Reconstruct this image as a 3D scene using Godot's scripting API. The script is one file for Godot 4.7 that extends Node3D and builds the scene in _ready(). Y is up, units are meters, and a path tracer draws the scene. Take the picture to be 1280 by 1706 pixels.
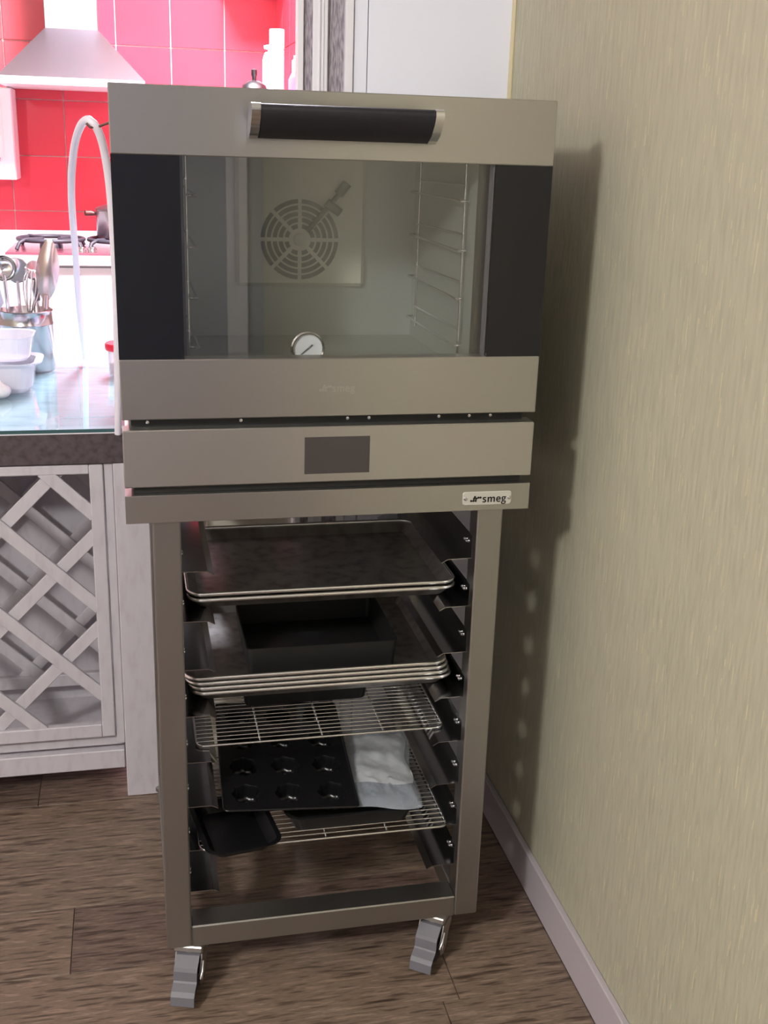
extends Node3D
# One kitchen corner: a steel convection oven on a wheeled tray stand, a glass-topped counter with a lattice door and the tiled kitchen beyond.
# x runs along the oven front, y is up, z points from the oven into the dining room; the oven front is z = 0.

var X := Transform3D.IDENTITY      # applied to every point that the shape helpers add
var M := {}                        # materials
var taken := {}
var rng := RandomNumberGenerator.new()

# ---------------------------------------------------------------- shape helpers
func start() -> SurfaceTool:
	var s := SurfaceTool.new()
	s.begin(Mesh.PRIMITIVE_TRIANGLES)
	return s

func vert(s: SurfaceTool, p: Vector3, n: Vector3) -> void:
	var a := n.abs()
	var uv := Vector2(p.x, p.y)
	if a.y > a.x and a.y > a.z: uv = Vector2(p.x, p.z)
	elif a.x > a.z: uv = Vector2(p.z, p.y)
	s.set_normal((X.basis * n).normalized())
	s.set_uv(uv)
	s.add_vertex(X * p)

func poly(s: SurfaceTool, pts: Array, n: Vector3) -> void:
	var q := pts.duplicate()
	var g: Vector3 = (q[1] - q[0]).cross(q[2] - q[0])
	if g.dot(n) > 0: q.reverse()
	for i in range(1, q.size() - 1):
		vert(s, q[0], n); vert(s, q[i], n); vert(s, q[i + 1], n)

func quad(s: SurfaceTool, a: Vector3, b: Vector3, c: Vector3, d: Vector3, na: Vector3, nb: Vector3, nc: Vector3, nd: Vector3) -> void:
	var g := (b - a).cross(c - a) + (c - a).cross(d - a)
	if g.dot(na + nb + nc + nd) > 0:
		vert(s, a, na); vert(s, d, nd); vert(s, c, nc); vert(s, a, na); vert(s, c, nc); vert(s, b, nb)
	else:
		vert(s, a, na); vert(s, b, nb); vert(s, c, nc); vert(s, a, na); vert(s, c, nc); vert(s, d, nd)

func box(s: SurfaceTool, lo: Vector3, hi: Vector3, c := 0.0) -> void:
	var mid := (lo + hi) / 2
	var h := (hi - lo) / 2
	for a in 3:
		var b := (a + 1) % 3
		var d := (a + 2) % 3
		for sg in [-1.0, 1.0]:
			var n := Vector3.ZERO
			n[a] = sg
			var pts := []
			for k in [[-1.0, -1.0], [1.0, -1.0], [1.0, 1.0], [-1.0, 1.0]]:
				var p := Vector3.ZERO
				p[a] = sg * h[a]
				p[b] = k[0] * (h[b] - c)
				p[d] = k[1] * (h[d] - c)
				pts.append(mid + p)
			poly(s, pts, n)
		if c <= 0: continue
		for k in [[-1.0, -1.0], [1.0, -1.0], [1.0, 1.0], [-1.0, 1.0]]:
			var pts := []
			for t in [[-1.0, 0], [1.0, 0], [1.0, 1], [-1.0, 1]]:
				var p := Vector3.ZERO
				p[a] = t[0] * (h[a] - c)
				p[b] = k[0] * (h[b] - (c if t[1] == 1 else 0.0))
				p[d] = k[1] * (h[d] - (0.0 if t[1] == 1 else c))
				pts.append(mid + p)
			var n := Vector3.ZERO
			n[b] = k[0]; n[d] = k[1]
			poly(s, pts, n.normalized())
	if c > 0:
		for sx in [-1.0, 1.0]:
			for sy in [-1.0, 1.0]:
				for sz in [-1.0, 1.0]:
					poly(s, [mid + Vector3(sx * h.x, sy * (h.y - c), sz * (h.z - c)), mid + Vector3(sx * (h.x - c), sy * h.y, sz * (h.z - c)), mid + Vector3(sx * (h.x - c), sy * (h.y - c), sz * h.z)], Vector3(sx, sy, sz).normalized())

func bx(x0: float, x1: float, y0: float, y1: float, z0: float, z1: float, c := 0.0) -> SurfaceTool:
	var s := start()
	box(s, Vector3(x0, y0, z0), Vector3(x1, y1, z1), c)
	return s

func tube(s: SurfaceTool, path: Array, r, n := 8, closed := false) -> void:
	var m := path.size()
	var rings := []
	var up := Vector3.UP
	for i in m:
		var a: Vector3 = path[(i - 1 + m) % m] if closed or i > 0 else path[i]
		var b: Vector3 = path[(i + 1) % m] if closed or i < m - 1 else path[i]
		var t := (b - a).normalized()
		if i == 0:
			up = Vector3.UP if absf(t.y) < 0.9 else Vector3.RIGHT
		up = (up - t * up.dot(t)).normalized()
		var w := t.cross(up)
		var rr: float = r[i] if r is Array else r
		var ring := []
		for k in n:
			var q := up * cos(TAU * k / n) + w * sin(TAU * k / n)
			ring.append([path[i] + q * rr, q])
		rings.append(ring)
	for i in (m if closed else m - 1):
		var p: Array = rings[i]
		var q: Array = rings[(i + 1) % m]
		for k in n:
			var l := (k + 1) % n
			quad(s, p[k][0], p[l][0], q[l][0], q[k][0], p[k][1], p[l][1], q[l][1], q[k][1])
	if not closed:
		for e in [0, m - 1]:
			var pts := []
			for v in rings[e]: pts.append(v[0])
			var t: Vector3 = (path[1] - path[0]) if e == 0 else (path[m - 2] - path[m - 1])
			poly(s, pts, -t.normalized())

func lathe(s: SurfaceTool, prof: Array, n := 28, at := Vector3.ZERO) -> void:
	var m := prof.size()
	var seg := []
	for i in m - 1:
		var d: Vector2 = prof[i + 1] - prof[i]
		seg.append(Vector2(d.y, -d.x).normalized())
	for i in m - 1:
		var na: Vector2 = seg[i]
		var nb: Vector2 = seg[i]
		if i > 0 and seg[i - 1].dot(seg[i]) > 0.75: na = (seg[i - 1] + seg[i]).normalized()
		if i < m - 2 and seg[i + 1].dot(seg[i]) > 0.75: nb = (seg[i + 1] + seg[i]).normalized()
		var a: Vector2 = prof[i]
		var b: Vector2 = prof[i + 1]
		for k in n:
			var t0 := TAU * k / n
			var t1 := TAU * (k + 1) / n
			var c0 := Vector3(cos(t0), 0, sin(t0))
			var c1 := Vector3(cos(t1), 0, sin(t1))
			var P := [at + c0 * a.x + Vector3.UP * a.y, at + c1 * a.x + Vector3.UP * a.y, at + c1 * b.x + Vector3.UP * b.y, at + c0 * b.x + Vector3.UP * b.y]
			var N := [c0 * na.x + Vector3.UP * na.y, c1 * na.x + Vector3.UP * na.y, c1 * nb.x + Vector3.UP * nb.y, c0 * nb.x + Vector3.UP * nb.y]
			quad(s, P[0], P[1], P[2], P[3], N[0], N[1], N[2], N[3])

func prism(s: SurfaceTool, pts: PackedVector2Array, z0: float, z1: float, smooth := false) -> void:
	var idx := Geometry2D.triangulate_polygon(pts)
	for e in [[z0, -1.0], [z1, 1.0]]:
		for i in range(0, idx.size(), 3):
			var t := []
			for k in 3: t.append(Vector3(pts[idx[i + k]].x, pts[idx[i + k]].y, e[0]))
			poly(s, t, Vector3(0, 0, e[1]))
	var cw := -1.0 if Geometry2D.is_polygon_clockwise(pts) else 1.0
	var n := pts.size()
	var ns := []
	for i in n:
		var d := pts[(i + 1) % n] - pts[i]
		ns.append(Vector3(d.y, -d.x, 0).normalized() * cw)
	for i in n:
		var j := (i + 1) % n
		var na: Vector3 = (ns[i] + ns[(i - 1 + n) % n]).normalized() if smooth else ns[i]
		var nb: Vector3 = (ns[i] + ns[j]).normalized() if smooth else ns[i]
		quad(s, Vector3(pts[i].x, pts[i].y, z0), Vector3(pts[j].x, pts[j].y, z0), Vector3(pts[j].x, pts[j].y, z1), Vector3(pts[i].x, pts[i].y, z1), na, nb, nb, na)

func ring(hw: float, hd: float, r: float, y: float, k := 5) -> Array:
	var out := []
	var cs := [[1, 1, 0.0], [-1, 1, PI / 2], [-1, -1, PI], [1, -1, 1.5 * PI]]
	for c in cs:
		for i in k + 1:
			var a: float = c[2] + PI / 2 * i / k
			out.append(Vector3(c[0] * (hw - r) + cos(a) * r, y, c[1] * (hd - r) + sin(a) * r))
	return out

# a vessel from rounded rectangles: rows of [half width, half depth, corner radius, height]; first and last are capped
func loft(s: SurfaceTool, rows: Array, cap0 := true, cap1 := true) -> void:
	var rs := []
	for r in rows: rs.append(ring(r[0], r[1], r[2], r[3]))
	for i in rs.size() - 1:
		var a: Array = rs[i]
		var b: Array = rs[i + 1]
		for k in a.size():
			var l := (k + 1) % a.size()
			var g: Vector3 = (a[l] - a[k]).cross(b[k] - a[k])
			if g.length() < 1e-12: g = (b[l] - a[l]).cross(b[k] - a[k])
			if g.length() < 1e-12: continue
			g = -g.normalized()
			quad(s, a[k], a[l], b[l], b[k], g, g, g, g)
	if cap0: poly(s, rs[0], Vector3.DOWN)
	if cap1: poly(s, rs[-1], Vector3.UP)

# a smooth sheet from a grid of points
func sheet(s: SurfaceTool, g: Array) -> void:
	var nu := g.size()
	var nv: int = g[0].size()
	var ns := []
	for i in nu:
		var row := []
		for j in nv:
			var du: Vector3 = g[mini(i + 1, nu - 1)][j] - g[maxi(i - 1, 0)][j]
			var dv: Vector3 = g[i][mini(j + 1, nv - 1)] - g[i][maxi(j - 1, 0)]
			row.append(dv.cross(du).normalized())
		ns.append(row)
	for i in nu - 1:
		for j in nv - 1:
			quad(s, g[i][j], g[i + 1][j], g[i + 1][j + 1], g[i][j + 1], ns[i][j], ns[i + 1][j], ns[i + 1][j + 1], ns[i][j + 1])

# ---------------------------------------------------------------- object helpers
func numbered(called: String) -> String:
	taken[called] = taken.get(called, 0) + 1
	return called if taken[called] == 1 else "%s_%03d" % [called, taken[called] - 1]

func put(called: String, shape, m: Material, parent: Node = null) -> MeshInstance3D:
	var o := MeshInstance3D.new()
	o.mesh = shape.commit() if shape is SurfaceTool else shape
	o.material_override = m
	o.name = called if parent else numbered(called)
	if parent: parent.add_child(o, true)
	else: add_child(o)
	return o

func tag(o: Node, label: String, category: String, group := "") -> Node:
	o.set_meta("label", label)
	o.set_meta("category", category)
	if group: o.set_meta("group", group)
	return o

func thing(called: String, at: Vector3, label: String, category: String, group := "", turn := 0.0) -> Node3D:
	var o := Node3D.new()
	o.name = numbered(called)
	add_child(o)
	o.position = at
	o.rotation.y = turn
	tag(o, label, category, group)
	return o

func struct(called: String, shape, m: Material, label := "") -> MeshInstance3D:
	var o := put(called, shape, m)
	o.set_meta("kind", "structure")
	if label: tag(o, label, called.split("_")[0])
	return o

# ---------------------------------------------------------------- materials
func col(r: float, g: float, b: float) -> Color:
	return Color(r / 255.0, g / 255.0, b / 255.0)

func mat(called: String, c: Color, rough := 0.6, metal := 0.0) -> StandardMaterial3D:
	var m := StandardMaterial3D.new()
	m.resource_name = called
	m.albedo_color = c
	m.roughness = rough
	m.metallic = metal
	M[called] = m
	return m

func noise_tex(kind: int, freq: float, oct: int, w: int, h: int, seed_: int, ramp: Array = [], normal := false, strength := 4.0) -> NoiseTexture2D:
	var n := FastNoiseLite.new()
	n.noise_type = kind
	n.frequency = freq
	n.fractal_octaves = oct
	n.seed = seed_
	var t := NoiseTexture2D.new()
	t.width = w
	t.height = h
	t.seamless = true
	t.noise = n
	if normal:
		t.as_normal_map = true
		t.bump_strength = strength
	if ramp:
		var g := Gradient.new()
		var offs := PackedFloat32Array()
		var cols := PackedColorArray()
		for r in ramp:
			offs.append(r[0]); cols.append(r[1])
		g.offsets = offs
		g.colors = cols
		t.color_ramp = g
	return t

func tri(m: StandardMaterial3D, scale: Vector3, world := true) -> StandardMaterial3D:
	m.uv1_triplanar = true
	m.uv1_world_triplanar = world
	m.uv1_triplanar_sharpness = 8.0
	m.uv1_scale = scale
	return m

func glass(called: String, c: Color, alpha: float, rough := 0.0) -> StandardMaterial3D:
	var m := mat(called, Color(c.r, c.g, c.b, alpha), rough)
	m.transparency = BaseMaterial3D.TRANSPARENCY_ALPHA
	return m

func make_materials() -> void:
	var S := FastNoiseLite.TYPE_SIMPLEX_SMOOTH
	# steels
	for d in [["steel", 0.50, 0.30, -0.55], ["steel_panel", 0.58, 0.34, -0.6], ["post_steel", 0.40, 0.33, -0.4]]:
		var m := mat(d[0], Color(d[1], d[1] * 0.99, d[1] * 0.965).linear_to_srgb(), d[2], 1.0)
		m.anisotropy_enabled = true
		m.anisotropy = d[3]
	var smooth_steel := mat("rail_steel", Color(0.42, 0.42, 0.43).linear_to_srgb(), 0.16, 1.0)
	mat("chrome", Color(0.75, 0.75, 0.77).linear_to_srgb(), 0.12, 1.0)
	mat("wire", Color(0.72, 0.72, 0.72).linear_to_srgb(), 0.2, 1.0)
	mat("holder_steel", Color(0.42, 0.41, 0.42).linear_to_srgb(), 0.18, 1.0)
	mat("hood_steel", Color(0.40, 0.395, 0.42).linear_to_srgb(), 0.32, 1.0)
	var al := mat("tray_metal", Color(0.48, 0.47, 0.46).linear_to_srgb(), 0.38, 1.0)
	al.albedo_texture = noise_tex(S, 0.018, 5, 512, 512, 21, [[0.0, Color(0.7, 0.69, 0.68)], [0.45, Color(0.9, 0.89, 0.88)], [1.0, Color(1, 1, 1)]])
	tri(al, Vector3(3, 3, 3))
	mat("tray_rim", Color(0.78, 0.78, 0.78).linear_to_srgb(), 0.26, 1.0)
	mat("cavity_steel", Color(0.40, 0.44, 0.42).linear_to_srgb(), 0.42, 0.5)
	mat("fan_plate", col(206, 210, 194), 0.45, 0.1)
	mat("fan_dark", col(96, 100, 94), 0.5, 0.4)
	mat("black_gap", col(24, 23, 24), 0.5)
	mat("black_frit", col(18, 19, 24), 0.06)
	mat("screen", col(66, 62, 62), 0.22)
	var grip := mat("grip", col(26, 24, 32), 0.55)
	grip.normal_enabled = true
	grip.normal_texture = noise_tex(S, 0.2, 2, 256, 256, 3, [], true, 3.0)
	grip.normal_scale = 0.3
	tri(grip, Vector3(20, 20, 20))
	mat("ink", col(18, 17, 19), 0.4)
	mat("badge", col(206, 204, 198), 0.3, 0.35)
	glass("door_glass", col(10, 13, 13), 0.03)
	mat("wheel_rubber", col(52, 52, 60), 0.55)
	mat("pedal", col(104, 103, 111), 0.5)
	mat("zinc", Color(0.45, 0.43, 0.42).linear_to_srgb(), 0.35, 0.9)
	# black pans
	mat("nonstick", col(17, 17, 20), 0.28)
	mat("nonstick_matt", col(22, 22, 23), 0.5)
	var paper := mat("paper", col(214, 214, 214), 0.8)
	paper.backlight_enabled = true
	paper.backlight = Color(0.2, 0.2, 0.2)
	glass("film", col(190, 200, 214), 0.34, 0.12)
	# walls
	var wp := mat("wallpaper", col(178, 174, 156), 0.75)
	wp.albedo_texture = noise_tex(S, 0.035, 4, 512, 512, 11, [[0.0, Color(0.92, 0.92, 0.91)], [0.4, Color(0.965, 0.965, 0.955)], [0.62, Color(0.985, 0.985, 0.975)], [1.0, Color(1, 1, 0.98)]])
	wp.normal_enabled = true
	wp.normal_texture = noise_tex(S, 0.05, 4, 512, 512, 12, [], true, 4.0)
	wp.normal_scale = 0.25
	tri(wp, Vector3(5.0, 0.55, 5.0))
	var thread := FastNoiseLite.new()
	thread.seed = 44
	var im := Image.create(512, 1024, false, Image.FORMAT_RGBA8)
	im.fill(Color(0.92, 0.88, 0.66, 0.0))
	rng.seed = 8
	for i in 620:      # short gold threads woven into the paper
		var x := rng.randi_range(0, 511)
		var y := rng.randi_range(0, 1023)
		var l := rng.randi_range(6, 34)
		var shade := rng.randf_range(0.08, 0.45)
		for k in l:
			im.set_pixel(x, (y + k) % 1024, Color(0.93, 0.89, 0.67, shade))
	wp.detail_enabled = true
	wp.detail_albedo = ImageTexture.create_from_image(im)
	wp.detail_blend_mode = BaseMaterial3D.BLEND_MODE_MIX
	wp.detail_uv_layer = BaseMaterial3D.DETAIL_UV_2
	wp.uv2_triplanar = true
	wp.uv2_world_triplanar = true
	wp.uv2_scale = Vector3(1.5, 0.9, 1.5)
	mat("cream", col(206, 196, 160), 0.7)
	mat("lilac_paint", col(230, 232, 246), 0.5)
	mat("lilac_wall", col(146, 146, 162), 0.7)
	mat("white_trim", col(226, 224, 232), 0.45)
	mat("skirting", col(178, 170, 178), 0.5)
	mat("ceiling_paint", col(225, 224, 220), 0.85)
	mat("side_paint", col(190, 184, 170), 0.8)
	var gw := mat("grey_wood", col(172, 164, 174), 0.7)
	gw.albedo_texture = noise_tex(S, 0.06, 4, 256, 256, 31, [[0.0, Color(0.6, 0.58, 0.6)], [0.5, Color(0.88, 0.87, 0.88)], [0.75, Color(1, 1, 1)], [1.0, Color(0.8, 0.8, 0.8)]])
	tri(gw, Vector3(18, 2.2, 18))
	# floor planks
	for k in 4:
		var c: Color = [col(142, 124, 113), col(132, 114, 105), col(147, 130, 117), col(124, 108, 99)][k]
		var m := mat("plank_%d" % k, c, 0.42)
		m.albedo_texture = noise_tex(S, 0.022, 6, 512, 512, 60 + k, [[0.0, Color(0.40, 0.36, 0.34)], [0.3, Color(0.62, 0.59, 0.57)], [0.46, Color(0.86, 0.84, 0.82)], [0.6, Color(0.76, 0.73, 0.71)], [0.78, Color(1, 0.98, 0.96)], [1.0, Color(0.64, 0.6, 0.57)]])
		m.normal_enabled = true
		m.normal_texture = noise_tex(S, 0.03, 5, 512, 512, 70 + k, [], true, 5.0)
		m.normal_scale = 0.3
		tri(m, Vector3(0.8, 4.0, 7.5))
		m.uv1_offset = Vector3(0.31 * k, 0, 0.43 * k)
	# counter
	var ww := mat("white_wood", col(194, 190, 197), 0.5)
	ww.albedo_texture = noise_tex(S, 0.02, 5, 512, 512, 33, [[0.0, Color(0.93, 0.91, 0.92)], [0.4, Color(0.98, 0.975, 0.98)], [1.0, Color(1, 1, 1)]])
	tri(ww, Vector3(4, 1.2, 4))
	var ap := mat("apron", col(84, 74, 78), 0.55)
	ap.albedo_texture = noise_tex(S, 0.03, 5, 512, 512, 35, [[0.0, Color(0.65, 0.62, 0.62)], [0.5, Color(0.9, 0.88, 0.88)], [1.0, Color(1, 1, 1)]])
	tri(ap, Vector3(3, 3, 3))
	var bd := mat("counter_board", col(182, 188, 200), 0.6)
	bd.albedo_texture = noise_tex(S, 0.02, 4, 512, 512, 37, [[0.0, Color(0.55, 0.58, 0.62)], [0.3, Color(0.85, 0.88, 0.9)], [1.0, Color(1, 1, 1)]])
	tri(bd, Vector3(0.8, 1, 3.0))
	glass("table_glass", col(150, 205, 212), 0.22)
	mat("glass_edge", col(62, 92, 96), 0.15)
	# kitchen
	var t0 := mat("tile_red", Color(0.64, 0.05, 0.075).linear_to_srgb(), 0.16)
	t0.metallic_specular = 0.5
	mat("tile_red_b", Color(0.67, 0.055, 0.085).linear_to_srgb(), 0.16)
	mat("tile_red_c", Color(0.61, 0.046, 0.07).linear_to_srgb(), 0.18)
	mat("grout", col(232, 200, 196), 0.8)
	mat("cabinet_white", col(232, 230, 234), 0.35)
	mat("worktop", col(236, 232, 236), 0.3)
	mat("hob_plate", col(120, 62, 74), 0.2)
	mat("cast_iron", col(60, 58, 66), 0.5)
	mat("brown_knob", col(88, 46, 38), 0.4)
	mat("plastic_white", col(236, 234, 240), 0.4)
	mat("plastic_purple", col(176, 96, 190), 0.35)
	glass("tub_plastic", col(228, 226, 236), 0.55, 0.1)
	glass("jar_plastic", col(232, 214, 220), 0.35, 0.1)
	mat("lid_red", col(206, 22, 52), 0.35)
	mat("sauce", col(168, 84, 84), 0.6)
	var hose := mat("hose", col(232, 226, 238), 0.3)
	hose.backlight_enabled = true
	hose.backlight = Color(0.3, 0.3, 0.3)
	mat("hook_wire", col(128, 92, 84), 0.35, 0.8)
	mat("rose_steel", Color(0.52, 0.42, 0.41).linear_to_srgb(), 0.25, 0.9)
	mat("grey_plastic", col(88, 86, 94), 0.45)
	mat("lilac_plastic", col(186, 186, 214), 0.45)
	mat("garlic", col(222, 220, 224), 0.6)
	mat("dial", col(226, 232, 238), 0.4)
	for d in [["lamp_glow", Color(1.0, 0.96, 0.88), 6.0], ["kitchen_glow", Color(0.98, 0.97, 1.0), 9.0]]:
		var m := mat(d[0], Color(0.9, 0.9, 0.9), 0.5)
		m.emission_enabled = true
		m.emission = d[1]
		m.emission_energy_multiplier = d[2]

# ---------------------------------------------------------------- the scene
func _ready() -> void:
	var cam := Camera3D.new()
	cam.name = "camera"
	add_child(cam)
	cam.position = Vector3(-0.283, 1.359, 1.554)
	cam.rotation = Vector3(-0.315, -0.226, 0.032)
	cam.fov = 48.93
	cam.near = 0.02
	cam.current = true
	var we := WorldEnvironment.new()
	we.name = "environment"
	var env := Environment.new()
	env.background_mode = Environment.BG_COLOR
	env.background_color = Color(0, 0, 0)
	env.tonemap_mode = Environment.TONE_MAPPER_LINEAR
	env.tonemap_exposure = 1.0
	env.sdfgi_enabled = true
	env.ssao_enabled = true
	env.ssil_enabled = true
	we.environment = env
	add_child(we)
	pendant_light(Vector3(-1.75, 2.25, 2.1), 0.15, 4.9, Color(1.0, 0.99, 0.97), "lamp_glow", "white globe pendant light over the dining side of the room")
	ceiling_light(Vector3(-0.02, 2.6, -2.35), 0.26, 20.0, Color(0.95, 0.95, 1.0), "kitchen_glow", "round white ceiling light over the red tiled kitchen")

	build_room()
	build_stand()
	build_oven()
	build_bakeware()
	build_counter()
	build_kitchen()

func pendant_light(at: Vector3, r: float, energy: float, c: Color, glow: String, label: String) -> void:
	make_materials()
	var t := thing("pendant_light", at, label, "pendant light")
	var s := start()
	var prof := []
	for i in 19: prof.append(Vector2(sin(PI * i / 18.0) * r, -cos(PI * i / 18.0) * r))
	lathe(s, prof, 36)
	put("globe", s, M[glow], t)
	s = start()
	lathe(s, [Vector2(0.03, r - 0.004), Vector2(0.03, r + 0.03), Vector2(0.006, r + 0.04), Vector2(0.003, r + 0.04), Vector2(0.003, 2.57 - at.y), Vector2(0.05, 2.575 - at.y), Vector2(0.055, 2.6 - at.y)], 20)
	put("cord_and_rose", s, M.white_trim, t)
	var l := OmniLight3D.new()
	l.name = "lamp"
	l.light_energy = energy
	l.light_color = c
	l.light_size = r * 0.9
	l.omni_range = 12.0
	l.omni_attenuation = 2.0
	l.shadow_enabled = true
	add_child(l)
	l.position = at

func ceiling_light(at: Vector3, r: float, energy: float, c: Color, glow: String, label: String) -> void:
	if M.is_empty(): make_materials()
	var t := thing("ceiling_light", at, label, "ceiling light")
	var s := start()
	lathe(s, [Vector2(0, 0), Vector2(r + 0.02, 0), Vector2(r + 0.02, -0.03), Vector2(r, -0.035)], 36)
	put("rim", s, M.white_trim, t)
	s = start()
	lathe(s, [Vector2(r, -0.03), Vector2(r * 0.85, -0.055), Vector2(r * 0.5, -0.07), Vector2(0, -0.075)], 36)
	put("diffuser", s, M[glow], t)
	var l := AreaLight3D.new()
	l.name = "lamp"
	l.area_size = Vector2(r * 1.75, r * 1.75)
	l.light_energy = energy
	l.light_color = c
	l.area_range = 12.0
	l.shadow_enabled = true
	add_child(l)
	l.position = at + Vector3(0, -0.085, 0)
	l.rotation.x = -PI / 2

# ---------------------------------------------------------------- room
func build_room() -> void:
	struct("floor", bx(-3.3, 0.55, -0.12, -0.005, -3.75, 4.7), M.plank_1, "dark brown wood-look plank floor")
	var fl: Node = get_node("floor")
	rng.seed = 3
	var widths := [1.22, 1.22]
	var row := 0
	var z := -1.52
	var pw := 0.178
	while z < 2.3:
		var x0 := -2.1 - rng.randf() * 1.1 + (0.0 if row % 2 else 0.4)
		while x0 < 0.41:
			var x1 := minf(x0 + 1.22, 0.417)
			var a := maxf(x0, -2.1)
			if x1 - a > 0.04:
				put("plank", bx(a + 0.0006, x1 - 0.0006, -0.006, 0.0, z + 0.0006, z + pw - 0.0006, 0.0007), M["plank_%d" % rng.randi_range(0, 3)], fl)
			x0 += 1.22
		z += pw
		row += 1
	struct("ceiling", bx(-3.3, 0.55, 2.6, 2.7, -3.75, 4.7), M.ceiling_paint, "plain white ceiling over both rooms")
	struct("wall_right", bx(0.428, 0.55, 0, 2.6, -0.6, 4.6), M.wallpaper, "beige green wallpapered wall with fine vertical threads")
	struct("baseboard_right", bx(0.416, 0.428, 0, 0.082, -0.598, 4.6, 0.002), M.skirting, "pale lilac grey skirting board under the beige green wallpaper")
	struct("trim_1", bx(0.4235, 0.428, 0.082, 2.6, -0.6, -0.586, 0.001), M.cream, "narrow cream strip where the wallpaper ends beside the white door")
	struct("wall_left", bx(-3.3, -3.2, 0, 2.6, -3.6, 4.6), M.side_paint, "plain wall on the far left side")
	struct("wall_back", bx(-3.2, 0.428, 0, 2.6, 4.6, 4.7), M.lilac_wall, "grey lilac wall facing the oven across the room")
	struct("trim_2", bx(0.23, 0.34, 0, 2.3, 4.575, 4.6, 0.003), M.white_trim, "white upright casing on the grey lilac wall")
	# the wall beside the counter: a white door leaf, its casing and the grey wood strips of the opening
	struct("wall_partition", bx(0.052, 0.55, 0, 2.6, -0.74, -0.615), M.lilac_paint, "short pale lilac wall between oven corner and kitchen")
	var d := struct("door_1", bx(0.155, 0.425, 0.005, 2.1, -0.615, -0.6, 0.001), M.lilac_paint, "flat pale lilac door leaf behind the oven")
	struct("trim_3", bx(0.128, 0.1535, 0, 2.6, -0.615, -0.598, 0.001), M.lilac_paint, "pale lilac casing board beside the door leaf")
	struct("trim_4", bx(0.112, 0.1265, 0, 2.6, -0.615, -0.592, 0.001), M.white_trim, "white strip between grey wood and lilac casing")
	struct("trim_5", bx(0.081, 0.112, 0, 2.6, -0.615, -0.606), M.grey_wood, "wide grey wood grain strip of the kitchen opening")
	struct("trim_6", bx(0.054, 0.081, 0, 2.6, -0.615, -0.597, 0.0015), M.white_trim, "white ribbed strip between the two grey wood strips")
	put("rib", bx(0.064, 0.0665, 0, 2.6, -0.5975, -0.594), M.white_trim, get_node("trim_6"))
	put("rib", bx(0.0715, 0.073, 0, 2.6, -0.5975, -0.595), M.white_trim, get_node("trim_6"))
	struct("trim_7", bx(0.037, 0.054, 0, 2.6, -0.615, -0.605), M.grey_wood, "narrow grey wood grain strip at the edge of the kitchen opening")
	struct("trim_8", bx(0.026, 0.037, 0, 2.6, -0.625, -0.598, 0.001), M.white_trim, "pale edge strip facing the kitchen opening")
	struct("wall_low", bx(-0.15, 0.0255, 0, 1.36, -0.76, -0.63, 0.003), M.side_paint, "low beige wall behind the oven between counter and white door")
	# kitchen shell
	struct("wall_kitchen_right", bx(0.37, 0.55, 0, 2.6, -3.6, -0.74), M.grout, "pale grouted wall under the red tiles on the kitchen's side")
	struct("wall_kitchen_back", bx(-3.2, 0.55, 0, 2.6, -3.75, -3.608), M.grout, "pale grouted wall under the red tiles behind the hood")
	var p := 0.2235
	var names := ["tile_red", "tile_red_b", "tile_red_c"]
	var tile := bx(-p / 2 + 0.0022, p / 2 - 0.0022, -p / 2 + 0.0022, p / 2 - 0.0022, -0.004, 0.004, 0.0015).commit()
	var wb: Node = get_node("wall_kitchen_back")
	var wr: Node = get_node("wall_kitchen_right")
	for i in range(-4, 2):
		for j in range(-1, 5):
			var o := put("tile", tile, M[names[rng.randi_range(0, 2)]], wb)
			o.position = Vector3(-0.0765 + p * (i + 0.5), 1.048 + p * (j + 0.5), -3.604)
	for i in 8:
		for j in range(1, 5):
			var o := put("tile", tile, M[names[rng.randi_range(0, 2)]], wr)
			o.rotation.y = PI / 2
			o.position = Vector3(0.366, 1.048 + p * (j + 0.5), -3.6 + p * (i + 0.5))

# ---------------------------------------------------------------- stand
const RAILS := [0.748, 0.667, 0.587, 0.507, 0.426, 0.346, 0.265, 0.187]

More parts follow.
